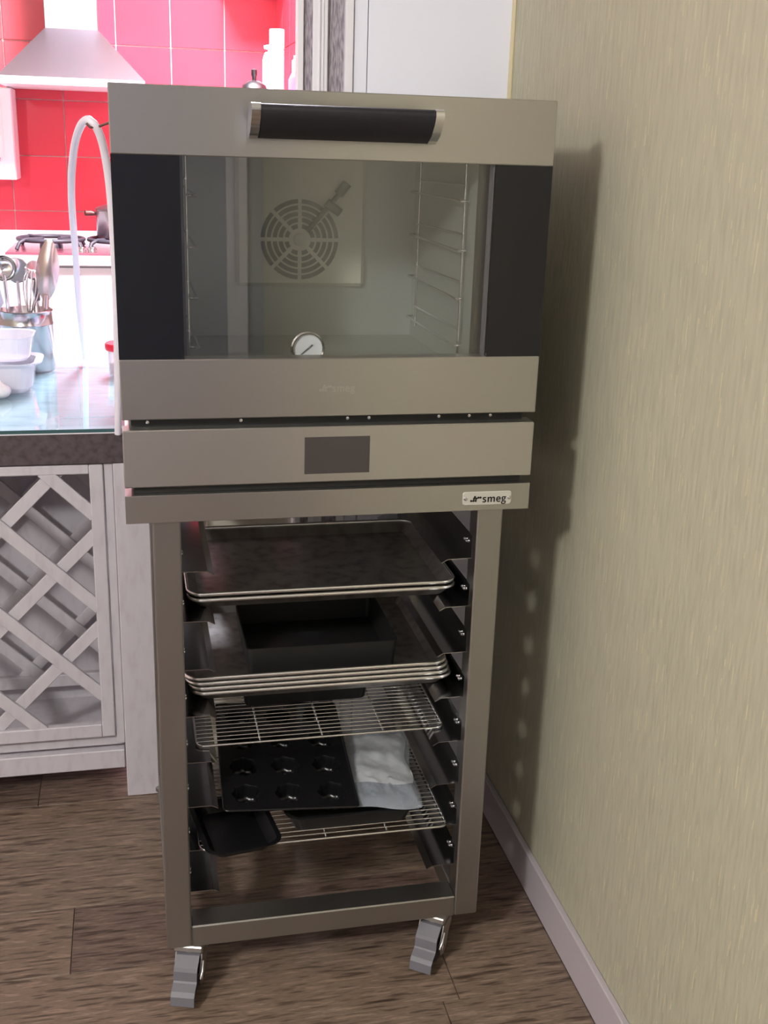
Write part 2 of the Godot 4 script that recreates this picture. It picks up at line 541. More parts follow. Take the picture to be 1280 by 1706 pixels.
func build_stand() -> void:
	var t := thing("oven_stand", Vector3.ZERO, "stainless steel tray stand on casters carrying the oven", "stand")
	# top tray: a folded steel pan with a front lip
	var s := start()
	box(s, Vector3(-0.301, 0.836, -0.0015), Vector3(0.301, 0.877, 0.0), 0.0005)
	box(s, Vector3(-0.301, 0.836, -0.56), Vector3(-0.2995, 0.877, -0.0015))
	box(s, Vector3(0.2995, 0.836, -0.56), Vector3(0.301, 0.877, -0.0015))
	box(s, Vector3(-0.301, 0.836, -0.56), Vector3(0.301, 0.877, -0.5585))
	box(s, Vector3(-0.2995, 0.8745, -0.5585), Vector3(0.2995, 0.877, -0.0015))
	put("top_frame", s, M.steel, t)
	for x in [[-0.264, -0.224], [0.224, 0.264]]:
		for z in [[-0.049, -0.009], [-0.53, -0.49]]:
			put("post", bx(x[0], x[1], 0.095, 0.8745, z[0], z[1], 0.0022), M.post_steel, t)
	put("crossbar", bx(-0.224, 0.224, 0.094, 0.134, -0.056, -0.0095, 0.002), M.post_steel, t)
	put("crossbar", bx(-0.224, 0.224, 0.094, 0.134, -0.53, -0.49, 0.0012), M.post_steel, t)
	for x in [[-0.264, -0.224], [0.224, 0.264]]:
		put("side_bar", bx(x[0], x[1], 0.094, 0.134, -0.49, -0.049, 0.0012), M.post_steel, t)
	# tray rails: a wing, an upright flange screwed to the posts and a lip bent down
	for i in RAILS.size():
		for side in [-1.0, 1.0]:
			s = start()
			var prof := [Vector2(0.2238, 0.036), Vector2(0.2238, 0.0), Vector2(0.186, -0.0005), Vector2(0.176, -0.006)]
			var th := 0.0012
			var y: float = RAILS[i]
			for k in 3:
				var a: Vector2 = prof[k]
				var b: Vector2 = prof[k + 1]
				var n := Vector2(b.y - a.y, -(b.x - a.x)).normalized()
				if n.y < -0.1 or (k == 0): n = -n if k > 0 else Vector2(-1, 0)
				var f := func(v: Vector2, z: float) -> Vector3: return Vector3(side * v.x, y + v.y, z)
				var a2 := a - n * th
				var b2 := b - n * th
				var n3 := Vector3(side * n.x, n.y, 0)
				poly(s, [f.call(a, -0.03), f.call(b, -0.03), f.call(b, -0.5), f.call(a, -0.5)], n3)
				poly(s, [f.call(a2, -0.03), f.call(b2, -0.03), f.call(b2, -0.5), f.call(a2, -0.5)], -n3)
				poly(s, [f.call(a, -0.03), f.call(b, -0.03), f.call(b2, -0.03), f.call(a2, -0.03)], Vector3(0, 0, 1))
				poly(s, [f.call(a, -0.5), f.call(b, -0.5), f.call(b2, -0.5), f.call(a2, -0.5)], Vector3(0, 0, -1))
			var r := put("tray_rail", s, M.rail_steel, t)
			for zz in [-0.054, -0.064, -0.47]:
				var sc := start()
				X = Transform3D(Basis(Vector3(0, 0, 1), side * PI / 2), Vector3(side * 0.2232, y + 0.02, zz))
				lathe(sc, [Vector2(0.0032, 0), Vector2(0.003, 0.0018), Vector2(0.0016, 0.003), Vector2(0, 0.0033)], 10)
				X = Transform3D.IDENTITY
				put("screw", sc, M.chrome, r)
	# maker's plate
	var pl := start()
	X = Transform3D(Basis(Vector3(1, 0, 0), PI / 2), Vector3(0.2335, 0.8555, 0))
	loft(pl, [[0.0385, 0.0105, 0.004, 0.0], [0.0385, 0.0105, 0.004, 0.001], [0.0375, 0.0095, 0.0035, 0.0016]], false, true)
	X = Transform3D.IDENTITY
	var plate := put("name_plate", pl, M.badge, t)
	lettering(plate, Vector3(0.2450, 0.8545, 0.0016), 0.0122, M.ink)
	dots(plate, Vector3(0.2155, 0.8545, 0.0016), 0.0165, M.ink)
	for x in [0.199, 0.268]:
		s = start()
		X = Transform3D(Basis(Vector3(1, 0, 0), PI / 2), Vector3(x, 0.8555, 0.0015))
		lathe(s, [Vector2(0.003, 0), Vector2(0.0026, 0.0012), Vector2(0.0012, 0.002), Vector2(0, 0.0021)], 12)
		X = Transform3D.IDENTITY
		put("rivet", s, M.chrome, plate)
	caster(t, Vector3(-0.224, 0.0, -0.034), -0.3, true)
	caster(t, Vector3(0.198, 0.0, -0.034), -0.62, true)
	caster(t, Vector3(-0.238, 0.0, -0.505), 0.6, false)
	caster(t, Vector3(0.232, 0.0, -0.505), -0.3, false)

func lettering(parent: Node, at: Vector3, h: float, m: Material) -> void:
	var tm := TextMesh.new()
	var f := SystemFont.new()
	f.font_names = PackedStringArray(["Droid Sans"])
	f.font_weight = 700
	tm.font = f
	tm.text = "smeg"
	tm.font_size = 64
	tm.pixel_size = h / 52.0
	tm.depth = 0.0006
	tm.curve_step = 2.0
	var o := put("lettering", tm, m, parent)
	o.position = at

func dots(parent: Node, at: Vector3, w: float, m: Material) -> void:
	# the maker's mark: a cluster of balls, some joined by bars
	var s := start()
	var u := w / 6.0
	var r := u * 0.62
	var P := {"a": Vector2(-2.6, -0.9), "b": Vector2(-1.3, -0.9), "c": Vector2(0.0, -0.9), "d": Vector2(-1.0, 0.35), "e": Vector2(0.3, 0.35), "f": Vector2(1.5, 0.9), "g": Vector2(2.7, 0.9), "h": Vector2(-0.5, 1.3)}
	for k in P:
		var c: Vector2 = P[k] * u
		var pts := PackedVector2Array()
		for i in 12: pts.append(c + Vector2(cos(TAU * i / 12), sin(TAU * i / 12)) * r)
		X = Transform3D(Basis(), at)
		prism(s, pts, -0.0003, 0.0005)
	for e in [["a", "b"], ["c", "e"], ["b", "d"], ["d", "h"], ["f", "g"], ["e", "f"]]:
		var a: Vector2 = P[e[0]] * u
		var b: Vector2 = P[e[1]] * u
		var n := (b - a).orthogonal().normalized() * r * 0.45
		prism(s, PackedVector2Array([a + n, b + n, b - n, a - n]), -0.0003, 0.0004)
	X = Transform3D.IDENTITY
	put("emblem", s, m, parent)

func caster(stand: Node3D, at: Vector3, turn: float, brake: bool) -> void:
	var c := Node3D.new()
	c.name = "caster"
	stand.add_child(c, true)
	c.position = at
	c.rotation.y = turn
	var s := start()
	box(s, Vector3(-0.024, 0.083, -0.024), Vector3(0.024, 0.0945, 0.024), 0.002)
	lathe(s, [Vector2(0.018, 0.083), Vector2(0.02, 0.078), Vector2(0.017, 0.072), Vector2(0, 0.072)], 18)
	# fork cheeks: the wheel trails behind the pivot towards the room
	for sx in [-1.0, 1.0]:
		var pts := PackedVector2Array([Vector2(-0.02, 0.078), Vector2(0.018, 0.078), Vector2(0.032, 0.048), Vector2(0.026, 0.024), Vector2(0.013, 0.018), Vector2(0.002, 0.026), Vector2(-0.008, 0.05), Vector2(-0.022, 0.064)])
		X = Transform3D(Basis(Vector3(0, 1, 0), -PI / 2), Vector3(sx * 0.0215, 0, 0))
		prism(s, pts, -0.001, 0.001)
	X = Transform3D.IDENTITY
	box(s, Vector3(-0.022, 0.0755, -0.02), Vector3(0.022, 0.0785, 0.012), 0.001)
	put("fork", s, M.zinc, c)
	s = start()
	X = Transform3D(Basis(Vector3(0, 0, 1), PI / 2), Vector3(0, 0.031, 0.013))
	lathe(s, [Vector2(0, -0.013), Vector2(0.024, -0.013), Vector2(0.029, -0.0115), Vector2(0.031, -0.007), Vector2(0.031, 0.007), Vector2(0.029, 0.0115), Vector2(0.024, 0.013), Vector2(0, 0.013)], 28)
	X = Transform3D.IDENTITY
	put("wheel", s, M.wheel_rubber, c)
	s = start()
	X = Transform3D(Basis(Vector3(0, 0, 1), PI / 2), Vector3(0, 0.031, 0.013))
	lathe(s, [Vector2(0, -0.023), Vector2(0.007, -0.023), Vector2(0.0075, -0.019), Vector2(0.0045, -0.018), Vector2(0.0045, 0.018), Vector2(0.0075, 0.019), Vector2(0.007, 0.023), Vector2(0, 0.023)], 12)
	X = Transform3D.IDENTITY
	put("axle", s, M.chrome, c)
	if brake:
		# a curved pedal plate over the wheel: a roof, a step and a toe
		s = start()
		var line := [Vector2(0.008, 0.079), Vector2(0.024, 0.077), Vector2(0.040, 0.0645), Vector2(0.0425, 0.060), Vector2(0.0445, 0.044), Vector2(0.0475, 0.0405), Vector2(0.060, 0.0335), Vector2(0.0645, 0.028), Vector2(0.067, 0.013)]
		var pts := PackedVector2Array()
		for v in line: pts.append(v)
		for i in range(line.size() - 1, -1, -1):
			var d: Vector2 = line[mini(i + 1, line.size() - 1)] - line[maxi(i - 1, 0)]
			pts.append(line[i] + d.orthogonal().normalized() * -0.0022)
		X = Transform3D(Basis(Vector3(0, 1, 0), -PI / 2), Vector3.ZERO)
		prism(s, pts, -0.0195, 0.0195)
		X = Transform3D.IDENTITY
		put("brake_pedal", s, M.pedal, c)
		s = start()
		tube(s, [Vector3(0.024, 0.066, 0.02), Vector3(0.026, 0.056, 0.034), Vector3(0.024, 0.046, 0.04)], 0.0022, 6)
		put("brake_spring", s, M.chrome, c)

# ---------------------------------------------------------------- oven
func build_oven() -> void:
	var t := thing("convection_oven", Vector3.ZERO, "stainless steel convection oven with glass door on the tray stand", "oven")
	var x := 0.292
	# outer casing: top, sides, back and floor of sheet steel
	var s := start()
	box(s, Vector3(-x, 1.412, -0.565), Vector3(x, 1.416, -0.034), 0.001)
	box(s, Vector3(-x, 0.882, -0.565), Vector3(-x + 0.003, 1.412, -0.034))
	box(s, Vector3(x - 0.003, 0.882, -0.565), Vector3(x, 1.412, -0.034))
	box(s, Vector3(-x + 0.003, 0.882, -0.565), Vector3(x - 0.003, 1.412, -0.562))
	box(s, Vector3(-x + 0.003, 0.882, -0.562), Vector3(x - 0.003, 0.885, -0.034))
	put("casing", s, M.steel, t)
	for fx in [-0.25, 0.25]:
		for fz in [-0.52, -0.07]:
			s = start()
			lathe(s, [Vector2(0, 0.8772), Vector2(0.014, 0.8772), Vector2(0.016, 0.882), Vector2(0, 0.882)], 14, Vector3(fx, 0, fz))
			put("foot", s, M.black_gap, t)
	# front frame around the cavity
	s = start()
	var cx := 0.208
	box(s, Vector3(-x + 0.003, 0.97, -0.05), Vector3(x - 0.003, 1.035, -0.034))
	box(s, Vector3(-x + 0.003, 1.365, -0.05), Vector3(x - 0.003, 1.412, -0.034))
	box(s, Vector3(-x + 0.003, 1.035, -0.05), Vector3(-cx, 1.365, -0.034))
	box(s, Vector3(cx, 1.035, -0.05), Vector3(x - 0.003, 1.365, -0.034))
	put("front_frame", s, M.black_gap, t)
	# cavity
	s = start()
	var zb := -0.42
	box(s, Vector3(-cx - 0.002, 1.033, zb), Vector3(-cx, 1.367, -0.05))
	box(s, Vector3(cx, 1.033, zb), Vector3(cx + 0.002, 1.367, -0.05))
	box(s, Vector3(-cx, 1.365, zb), Vector3(cx, 1.367, -0.05))
	box(s, Vector3(-cx, 1.033, zb), Vector3(cx, 1.035, -0.05))
	box(s, Vector3(-cx - 0.002, 1.033, zb - 0.002), Vector3(cx + 0.002, 1.367, zb))
	put("cavity", s, M.cavity_steel, t)
	# fan cover: a raised plate with ring slots
	var fc := put("fan_cover", bx(-0.105, 0.118, 1.122, 1.36, zb + 0.001, zb + 0.016, 0.006), M.fan_plate, t)
	var c := Vector3(0.004, 1.201, zb + 0.0163)
	for k in 5:
		var r0 := 0.019 + k * 0.0102
		for q in 8:
			s = start()
			for i in 6:
				var g := 0.003 / r0
				var a0 := TAU * q / 8 + g + (TAU / 8 - 2 * g) * i / 6
				var a1 := TAU * q / 8 + g + (TAU / 8 - 2 * g) * (i + 1) / 6
				var e := []
				for v in [[r0, a0], [r0 + 0.0072, a0], [r0 + 0.0072, a1], [r0, a1]]: e.append(c + Vector3(cos(v[1]) * v[0], sin(v[1]) * v[0], 0))
				poly(s, e, Vector3(0, 0, 1))
			put("slot", s, M.fan_dark, fc)
	s = start()
	X = Transform3D(Basis(Vector3(1, 0, 0), PI / 2), c)
	lathe(s, [Vector2(0.011, 0), Vector2(0.0105, 0.004), Vector2(0.006, 0.006), Vector2(0, 0.0065)], 18)
	X = Transform3D.IDENTITY
	put("hub_cap", s, M.fan_plate, fc)
	s = start()
	tube(s, [c + Vector3(0.012, 0.014, 0.004), c + Vector3(0.066, 0.078, 0.01)], 0.0042, 10)
	tube(s, [c + Vector3(0.064, 0.076, 0.01), c + Vector3(0.079, 0.095, 0.011)], 0.0085, 10)
	tube(s, [c + Vector3(0.044, 0.063, 0.008), c + Vector3(0.068, 0.046, 0.008)], 0.0075, 10)
	put("steam_pipe", s, M.fan_dark, fc)
	# wire guides on both cavity walls
	for side in [-1.0, 1.0]:
		s = start()
		var xx: float = side * (cx - 0.006)
		var w := 0.0019
		for zz in [-0.09, -0.36]:
			tube(s, [Vector3(xx, 1.06, zz), Vector3(xx, 1.345, zz)], w, 6)
		for yy in [1.075, 1.145, 1.215, 1.285]:
			tube(s, [Vector3(xx, yy, -0.075), Vector3(xx - side * 0.012, yy, -0.07), Vector3(xx - side * 0.012, yy, -0.375), Vector3(xx, yy, -0.38)], w, 6)
			tube(s, [Vector3(xx, yy + 0.022, -0.085), Vector3(xx, yy + 0.018, -0.37)], w, 6)
		put("rack_guide", s, M.wire, t)
	# thin strip between door and control panel, with its screws
	s = start()
	box(s, Vector3(-0.288, 0.968, -0.034), Vector3(0.288, 0.992, -0.022))
	box(s, Vector3(-0.288, 0.8775, -0.034), Vector3(0.288, 0.9, -0.012))
	put("seal_strip", s, M.black_gap, t)
	for sx in [-0.266, -0.135, 0.02, 0.052, 0.158, 0.205, 0.238]:
		s = start()
		X = Transform3D(Basis(Vector3(1, 0, 0), PI / 2), Vector3(sx, 0.979, -0.022))
		lathe(s, [Vector2(0.003, 0), Vector2(0.0024, 0.0015), Vector2(0, 0.002)], 10)
		X = Transform3D.IDENTITY
		put("screw", s, M.chrome, t)
	# control panel with the dark display
	var cp := put("control_panel", bx(-0.301, 0.301, 0.889, 0.972, -0.034, 0.0, 0.0015), M.steel_panel, t)
	put("display", bx(-0.046, 0.05, 0.902, 0.957, -0.002, 0.0006, 0.0003), M.screen, cp)
	# door
	var d := Node3D.new()
	d.name = "door"
	t.add_child(d)
	put("upper_panel", bx(-0.301, 0.301, 1.338, 1.424, -0.03, 0.0, 0.0012), M.steel, d)
	put("lower_panel", bx(-0.301, 0.301, 0.987, 1.071, -0.03, 0.0, 0.0012), M.steel, d)
	for g in [[-0.301, -0.2135], [0.2195, 0.301]]:
		put("black_band", bx(g[0], g[1], 1.071, 1.338, -0.03, -0.0012), M.black_frit, d)
	put("pane", bx(-0.2135, 0.2195, 1.071, 1.338, -0.006, -0.0012), M.door_glass, d)
	put("inner_pane", bx(-0.2135, 0.2195, 1.071, 1.338, -0.029, -0.025), M.door_glass, d)
	put("pane_edge", bx(0.2165, 0.2185, 1.071, 1.338, -0.024, -0.008), M.grey_plastic, d)
	# handle: a dark bar whose face slopes out from the door, between steel ends
	var hp := PackedVector2Array()
	for v in [[0.002, 1.366], [0.010, 1.3625], [0.020, 1.3625], [0.040, 1.372], [0.055, 1.386], [0.0605, 1.396], [0.0595, 1.402], [0.052, 1.4045], [0.030, 1.402], [0.012, 1.394], [0.002, 1.380]]: hp.append(Vector2(v[0], v[1]))
	var hb := Transform3D(Basis(Vector3(0, 0, 1), Vector3(0, 1, 0), Vector3(-1, 0, 0)), Vector3.ZERO)
	s = start()
	X = hb
	prism(s, hp, -0.114, 0.113, true)
	X = Transform3D.IDENTITY
	put("handle_grip", s, M.grip, d)
	for e in [[0.113, 0.1245], [-0.1255, -0.114]]:
		s = start()
		X = hb
		var cap := PackedVector2Array()
		var mid := Vector2(0.028, 1.384)
		for v in hp: cap.append(mid + (v - mid) * 1.035)
		prism(s, cap, -e[1], -e[0], true)
		X = Transform3D.IDENTITY
		put("handle_end", s, M.chrome, d)
	lettering(d, Vector3(0.0095, 1.0275, 0.0004), 0.0108, M.steel_panel)
	dots(d, Vector3(-0.0165, 1.0275, 0.0003), 0.017, M.steel_panel)
	# thermometer standing in the cavity
	var th := thing("oven_thermometer", Vector3(-0.03, 1.035, -0.085), "round white dial oven thermometer standing behind the oven glass", "thermometer")
	s = start()
	box(s, Vector3(-0.02, 0, -0.012), Vector3(0.02, 0.002, 0.012), 0.0008)
	box(s, Vector3(-0.004, 0.002, -0.002), Vector3(0.004, 0.012, 0.0), 0.0005)
	put("base", s, M.chrome, th)
	s = start()
	X = Transform3D(Basis(Vector3(1, 0, 0), PI / 2), Vector3(0, 0.0355, 0))
	lathe(s, [Vector2(0, -0.007), Vector2(0.0235, -0.007), Vector2(0.0255, -0.004), Vector2(0.0255, 0.005), Vector2(0.0235, 0.0065), Vector2(0.0215, 0.005), Vector2(0.021, 0.001)], 32)
	X = Transform3D.IDENTITY
	put("rim", s, M.chrome, th)
	s = start()
	X = Transform3D(Basis(Vector3(1, 0, 0), PI / 2), Vector3(0, 0.0355, 0))
	lathe(s, [Vector2(0.0212, 0.001), Vector2(0, 0.001)], 32)
	X = Transform3D.IDENTITY
	put("dial", s, M.dial, th)
	s = start()
	tube(s, [Vector3(-0.012, 0.025, 0.0022), Vector3(0.007, 0.041, 0.0022)], [0.0005, 0.0012], 6)
	put("pointer", s, M.grey_plastic, th)

# ---------------------------------------------------------------- bakeware on the rails
func tray_parts(t: Node3D, hw: float, hd: float, h: float) -> void:
	var s := start()
	loft(s, [[hw - 0.02, hd - 0.02, 0.012, 0.0], [hw - 0.005, hd - 0.005, 0.022, h - 0.002], [hw - 0.006, hd - 0.006, 0.021, h - 0.002], [hw - 0.021, hd - 0.021, 0.011, 0.0014]])
	put("pan", s, M.tray_metal, t)
	s = start()
	tube(s, ring(hw - 0.0035, hd - 0.0035, 0.0235, h, 6), 0.0034, 8, true)
	put("rim", s, M.tray_rim, t)

func black_pan(t: Node3D, hw: float, hd: float, h: float, slope: float, r: float, rim: float, m: Material) -> void:
	var s := start()
	var w := slope
	loft(s, [[hw - w, hd - w, r, 0.0], [hw, hd, r + 0.003, h - 0.0015], [hw + rim, hd + rim, r + 0.003 + rim, h - 0.001], [hw + rim, hd + rim, r + 0.003 + rim, h], [hw - 0.001, hd - 0.001, r + 0.002, h], [hw - w - 0.001, hd - w - 0.001, r, 0.0014]])
	put("pan", s, m, t)

func wire_rack(t: Node3D, hw: float, hd: float, rods: int, cross: int) -> void:
	var s := start()
	tube(s, ring(hw, hd, 0.014, 0.0, 5), 0.0022, 8, true)
	put("frame", s, M.wire, t)
	for i in rods:
		var z := -hd + 2 * hd * (i + 1) / (rods + 1)
		s = start()
		tube(s, [Vector3(-hw, 0.0012, z), Vector3(hw, 0.0012, z)], 0.0012, 6)
		put("rod", s, M.wire, t)
	for i in cross:
		var x := -hw + 2 * hw * (i + 1) / (cross + 1)
		s = start()
		tube(s, [Vector3(x, -0.0015, -hd), Vector3(x, -0.0015, hd)], 0.0018, 6)
		put("cross_rod", s, M.wire, t)

func build_bakeware() -> void:
	var hw := 0.2165
	var hd := 0.16
	var zc := -0.062 - hd
	# two sheet pans on the second rail, four on the fourth
	var place := ["lower", "upper"]
	var first := 0
	for k in 2:
		var t := thing("baking_tray", Vector3(-0.001 * k, RAILS[1] + 0.0008 + 0.0105 * k, zc + 0.002 * k), "%s aluminium sheet pan of the pair on the upper rails" % place[k], "baking tray", "sheet pans on the stand rails")
		tray_parts(t, hw, hd, 0.018)
	place = ["lowest", "second lowest", "second highest", "topmost"]
	for k in 4:
		var t := thing("baking_tray", Vector3(-0.0035 * k + 0.002, RAILS[3] + 0.0008 + 0.0092 * k, zc - 0.002 + 0.001 * k), "%s aluminium sheet pan in the stack of four under the square black pan" % place[k], "baking tray", "sheet pans on the stand rails")
		tray_parts(t, hw, hd, 0.018)
	var cp := thing("cake_pan", Vector3(0.001, RAILS[3] + 0.0008 + 0.0092 * 3 + 0.0022, -0.197), "square deep matt black cake pan on the stack of four sheet pans", "cake pan")
	black_pan(cp, 0.1235, 0.108, 0.05, 0.004, 0.006, 0.0012, M.nonstick_matt)
	# wire rack on the fifth rail, with a black tin standing on it
	var wr := thing("wire_rack", Vector3(0.0, RAILS[4] + 0.0035, -0.2), "chrome wire cooling rack on rails below the stack of sheet pans", "cooling rack")
	wire_rack(wr, 0.206, 0.128, 19, 3)
	var lt := thing("loaf_tin", Vector3(-0.01, RAILS[4] + 0.0062, -0.245), "long low black tin on the upper wire rack under the sheet pans", "baking tin")
	black_pan(lt, 0.112, 0.06, 0.042, 0.006, 0.012, 0.002, M.nonstick_matt)
	# second wire rack on the seventh rail
	var w2 := thing("wire_rack", Vector3(0.0, RAILS[6] + 0.0035, -0.165), "chrome wire rack on the low rails under the muffin pan", "cooling rack")
	wire_rack(w2, 0.207, 0.143, 21, 3)
	var rt := thing("roasting_tin", Vector3(0.048, RAILS[6] + 0.0062, -0.166), "dark roasting tin under the plastic bag on the lower wire rack", "roasting tin")
	black_pan(rt, 0.108, 0.128, 0.030, 0.01, 0.02, 0.006, M.nonstick_matt)
	var bp := thing("brownie_pan", Vector3(-0.148, RAILS[6] + 0.0062, -0.062), "narrow black pan jutting over the front of the lower wire rack", "baking pan", "", 0.15)
	black_pan(bp, 0.056, 0.075, 0.019, 0.012, 0.014, 0.007, M.nonstick)
	muffin_pan()
	bag()

func muffin_pan() -> void:
	var p := 0.0712
	var nx := 3
	var nz := 4
	var hw := nx * p / 2 + 0.004
	var hd := nz * p / 2 + 0.004
	# it lies askew: left side up against the rail, front right corner lowest
	var fl := Vector3(-0.158, 0.331, -0.033)
	var fr := Vector3(0.046, 0.3195, -0.029)
	var ex := (fr - fl).normalized()
	var ez := (fr - Vector3(0.045, 0.357, -0.297))
	ez = (ez - ex * ez.dot(ex)).normalized()
	var t := thing("muffin_pan", (fl + fr) / 2 - ez * hd, "glossy black muffin pan with fluted cups lying askew above the lower wire rack", "muffin pan")
	t.basis = Basis(ex, ez.cross(ex), ez)
	var s := start()
	# plate: a square with a round hole for every cup, plus the margin
	var n := 32
	for i in nx:
		for j in nz:
			var c := Vector3((i - (nx - 1) / 2.0) * p, 0, (j - (nz - 1) / 2.0) * p)
			for k in n:
				var e := []
				for q in [k, k + 1]:
					var a: float = TAU * q / n
					var d := Vector3(cos(a), 0, sin(a))
					var rr := 0.024 + 0.0018 * cos(8 * a)
					e.append([c + d * rr, c + d * (p / 2) / maxf(absf(d.x), absf(d.z)), a])
				poly(s, [e[0][0], e[1][0], e[1][1], e[0][1]], Vector3.UP)
	for r in [[-hw, hw, -hd, -nz * p / 2], [-hw, hw, nz * p / 2, hd], [-hw, -nx * p / 2, -nz * p / 2, nz * p / 2], [nx * p / 2, hw, -nz * p / 2, nz * p / 2]]:
		poly(s, [Vector3(r[0], 0, r[2]), Vector3(r[1], 0, r[2]), Vector3(r[1], 0, r[3]), Vector3(r[0], 0, r[3])], Vector3.UP)
	put("plate", s, M.nonstick, t)
	s = start()
	tube(s, ring(hw, hd, 0.008, -0.001, 4), 0.0021, 6, true)
	put("rolled_edge", s, M.nonstick, t)
	for i in nx:
		for j in nz:
			s = start()
			var c := Vector3((i - (nx - 1) / 2.0) * p, 0, (j - (nz - 1) / 2.0) * p)
			var lv := [[1.0, 0.0], [0.9, -0.006], [0.84, -0.02], [0.74, -0.026], [0.4, -0.028], [0.14, -0.02], [0.0, -0.019]]
			var g := []
			for l in lv:
				var row := []
				for k in n + 1:
					var a := TAU * k / n
					var rr: float = (0.024 + 0.0018 * cos(8 * a)) * l[0]
					row.append(c + Vector3(cos(a) * rr, l[1], sin(a) * rr))
				g.append(row)
			sheet(s, g)
			put("cup", s, M.nonstick, t)

func bag() -> void:
	var t := thing("plastic_bag", Vector3(0.112, 0.3045, -0.14), "crumpled clear plastic bag with white paper on the dark roasting tin", "plastic bag", "", -0.12)
	var ns := FastNoiseLite.new()
	ns.seed = 17
	ns.frequency = 9.0
	for part in [["paper", 0.055, -0.14, 0.035, 0.006], ["film", 0.061, -0.15, 0.112, 0.010]]:
		var s := start()
		for face in [0, 1]:
			var g := []
			for i in 25:
				var row := []
				var u := i / 24.0 * 2 - 1
				for j in 33:
					var v := j / 32.0
					var edge := minf(1.0 - absf(u), minf(v, 1.0 - v) * 2.0)
					var puff: float = sqrt(clampf(edge * 2.2, 0, 1)) * part[4]
					var z: float = lerpf(part[2], part[3], v) + 0.006 * sin(u * 3.0)
					var x: float = u * part[1] + 0.004 * sin(v * 9.0)
					var y: float = puff * (1.0 if face == 0 else -0.35) + ns.get_noise_2d(x * 2.2, z * 2.2) * 0.007 * clampf(edge * 4, 0, 1)
					if part[0] == "film" and v > 0.7:
						y += 0.012 * absf(ns.get_noise_2d(x * 7.0 + 3, z * 7.0)) * clampf(edge * 5, 0, 1)
					row.append(Vector3(x, y + 0.006, z))
				g.append(row)
			sheet(s, g)
		put("paper_sheet" if part[0] == "paper" else "film", s, M[part[0]], t)

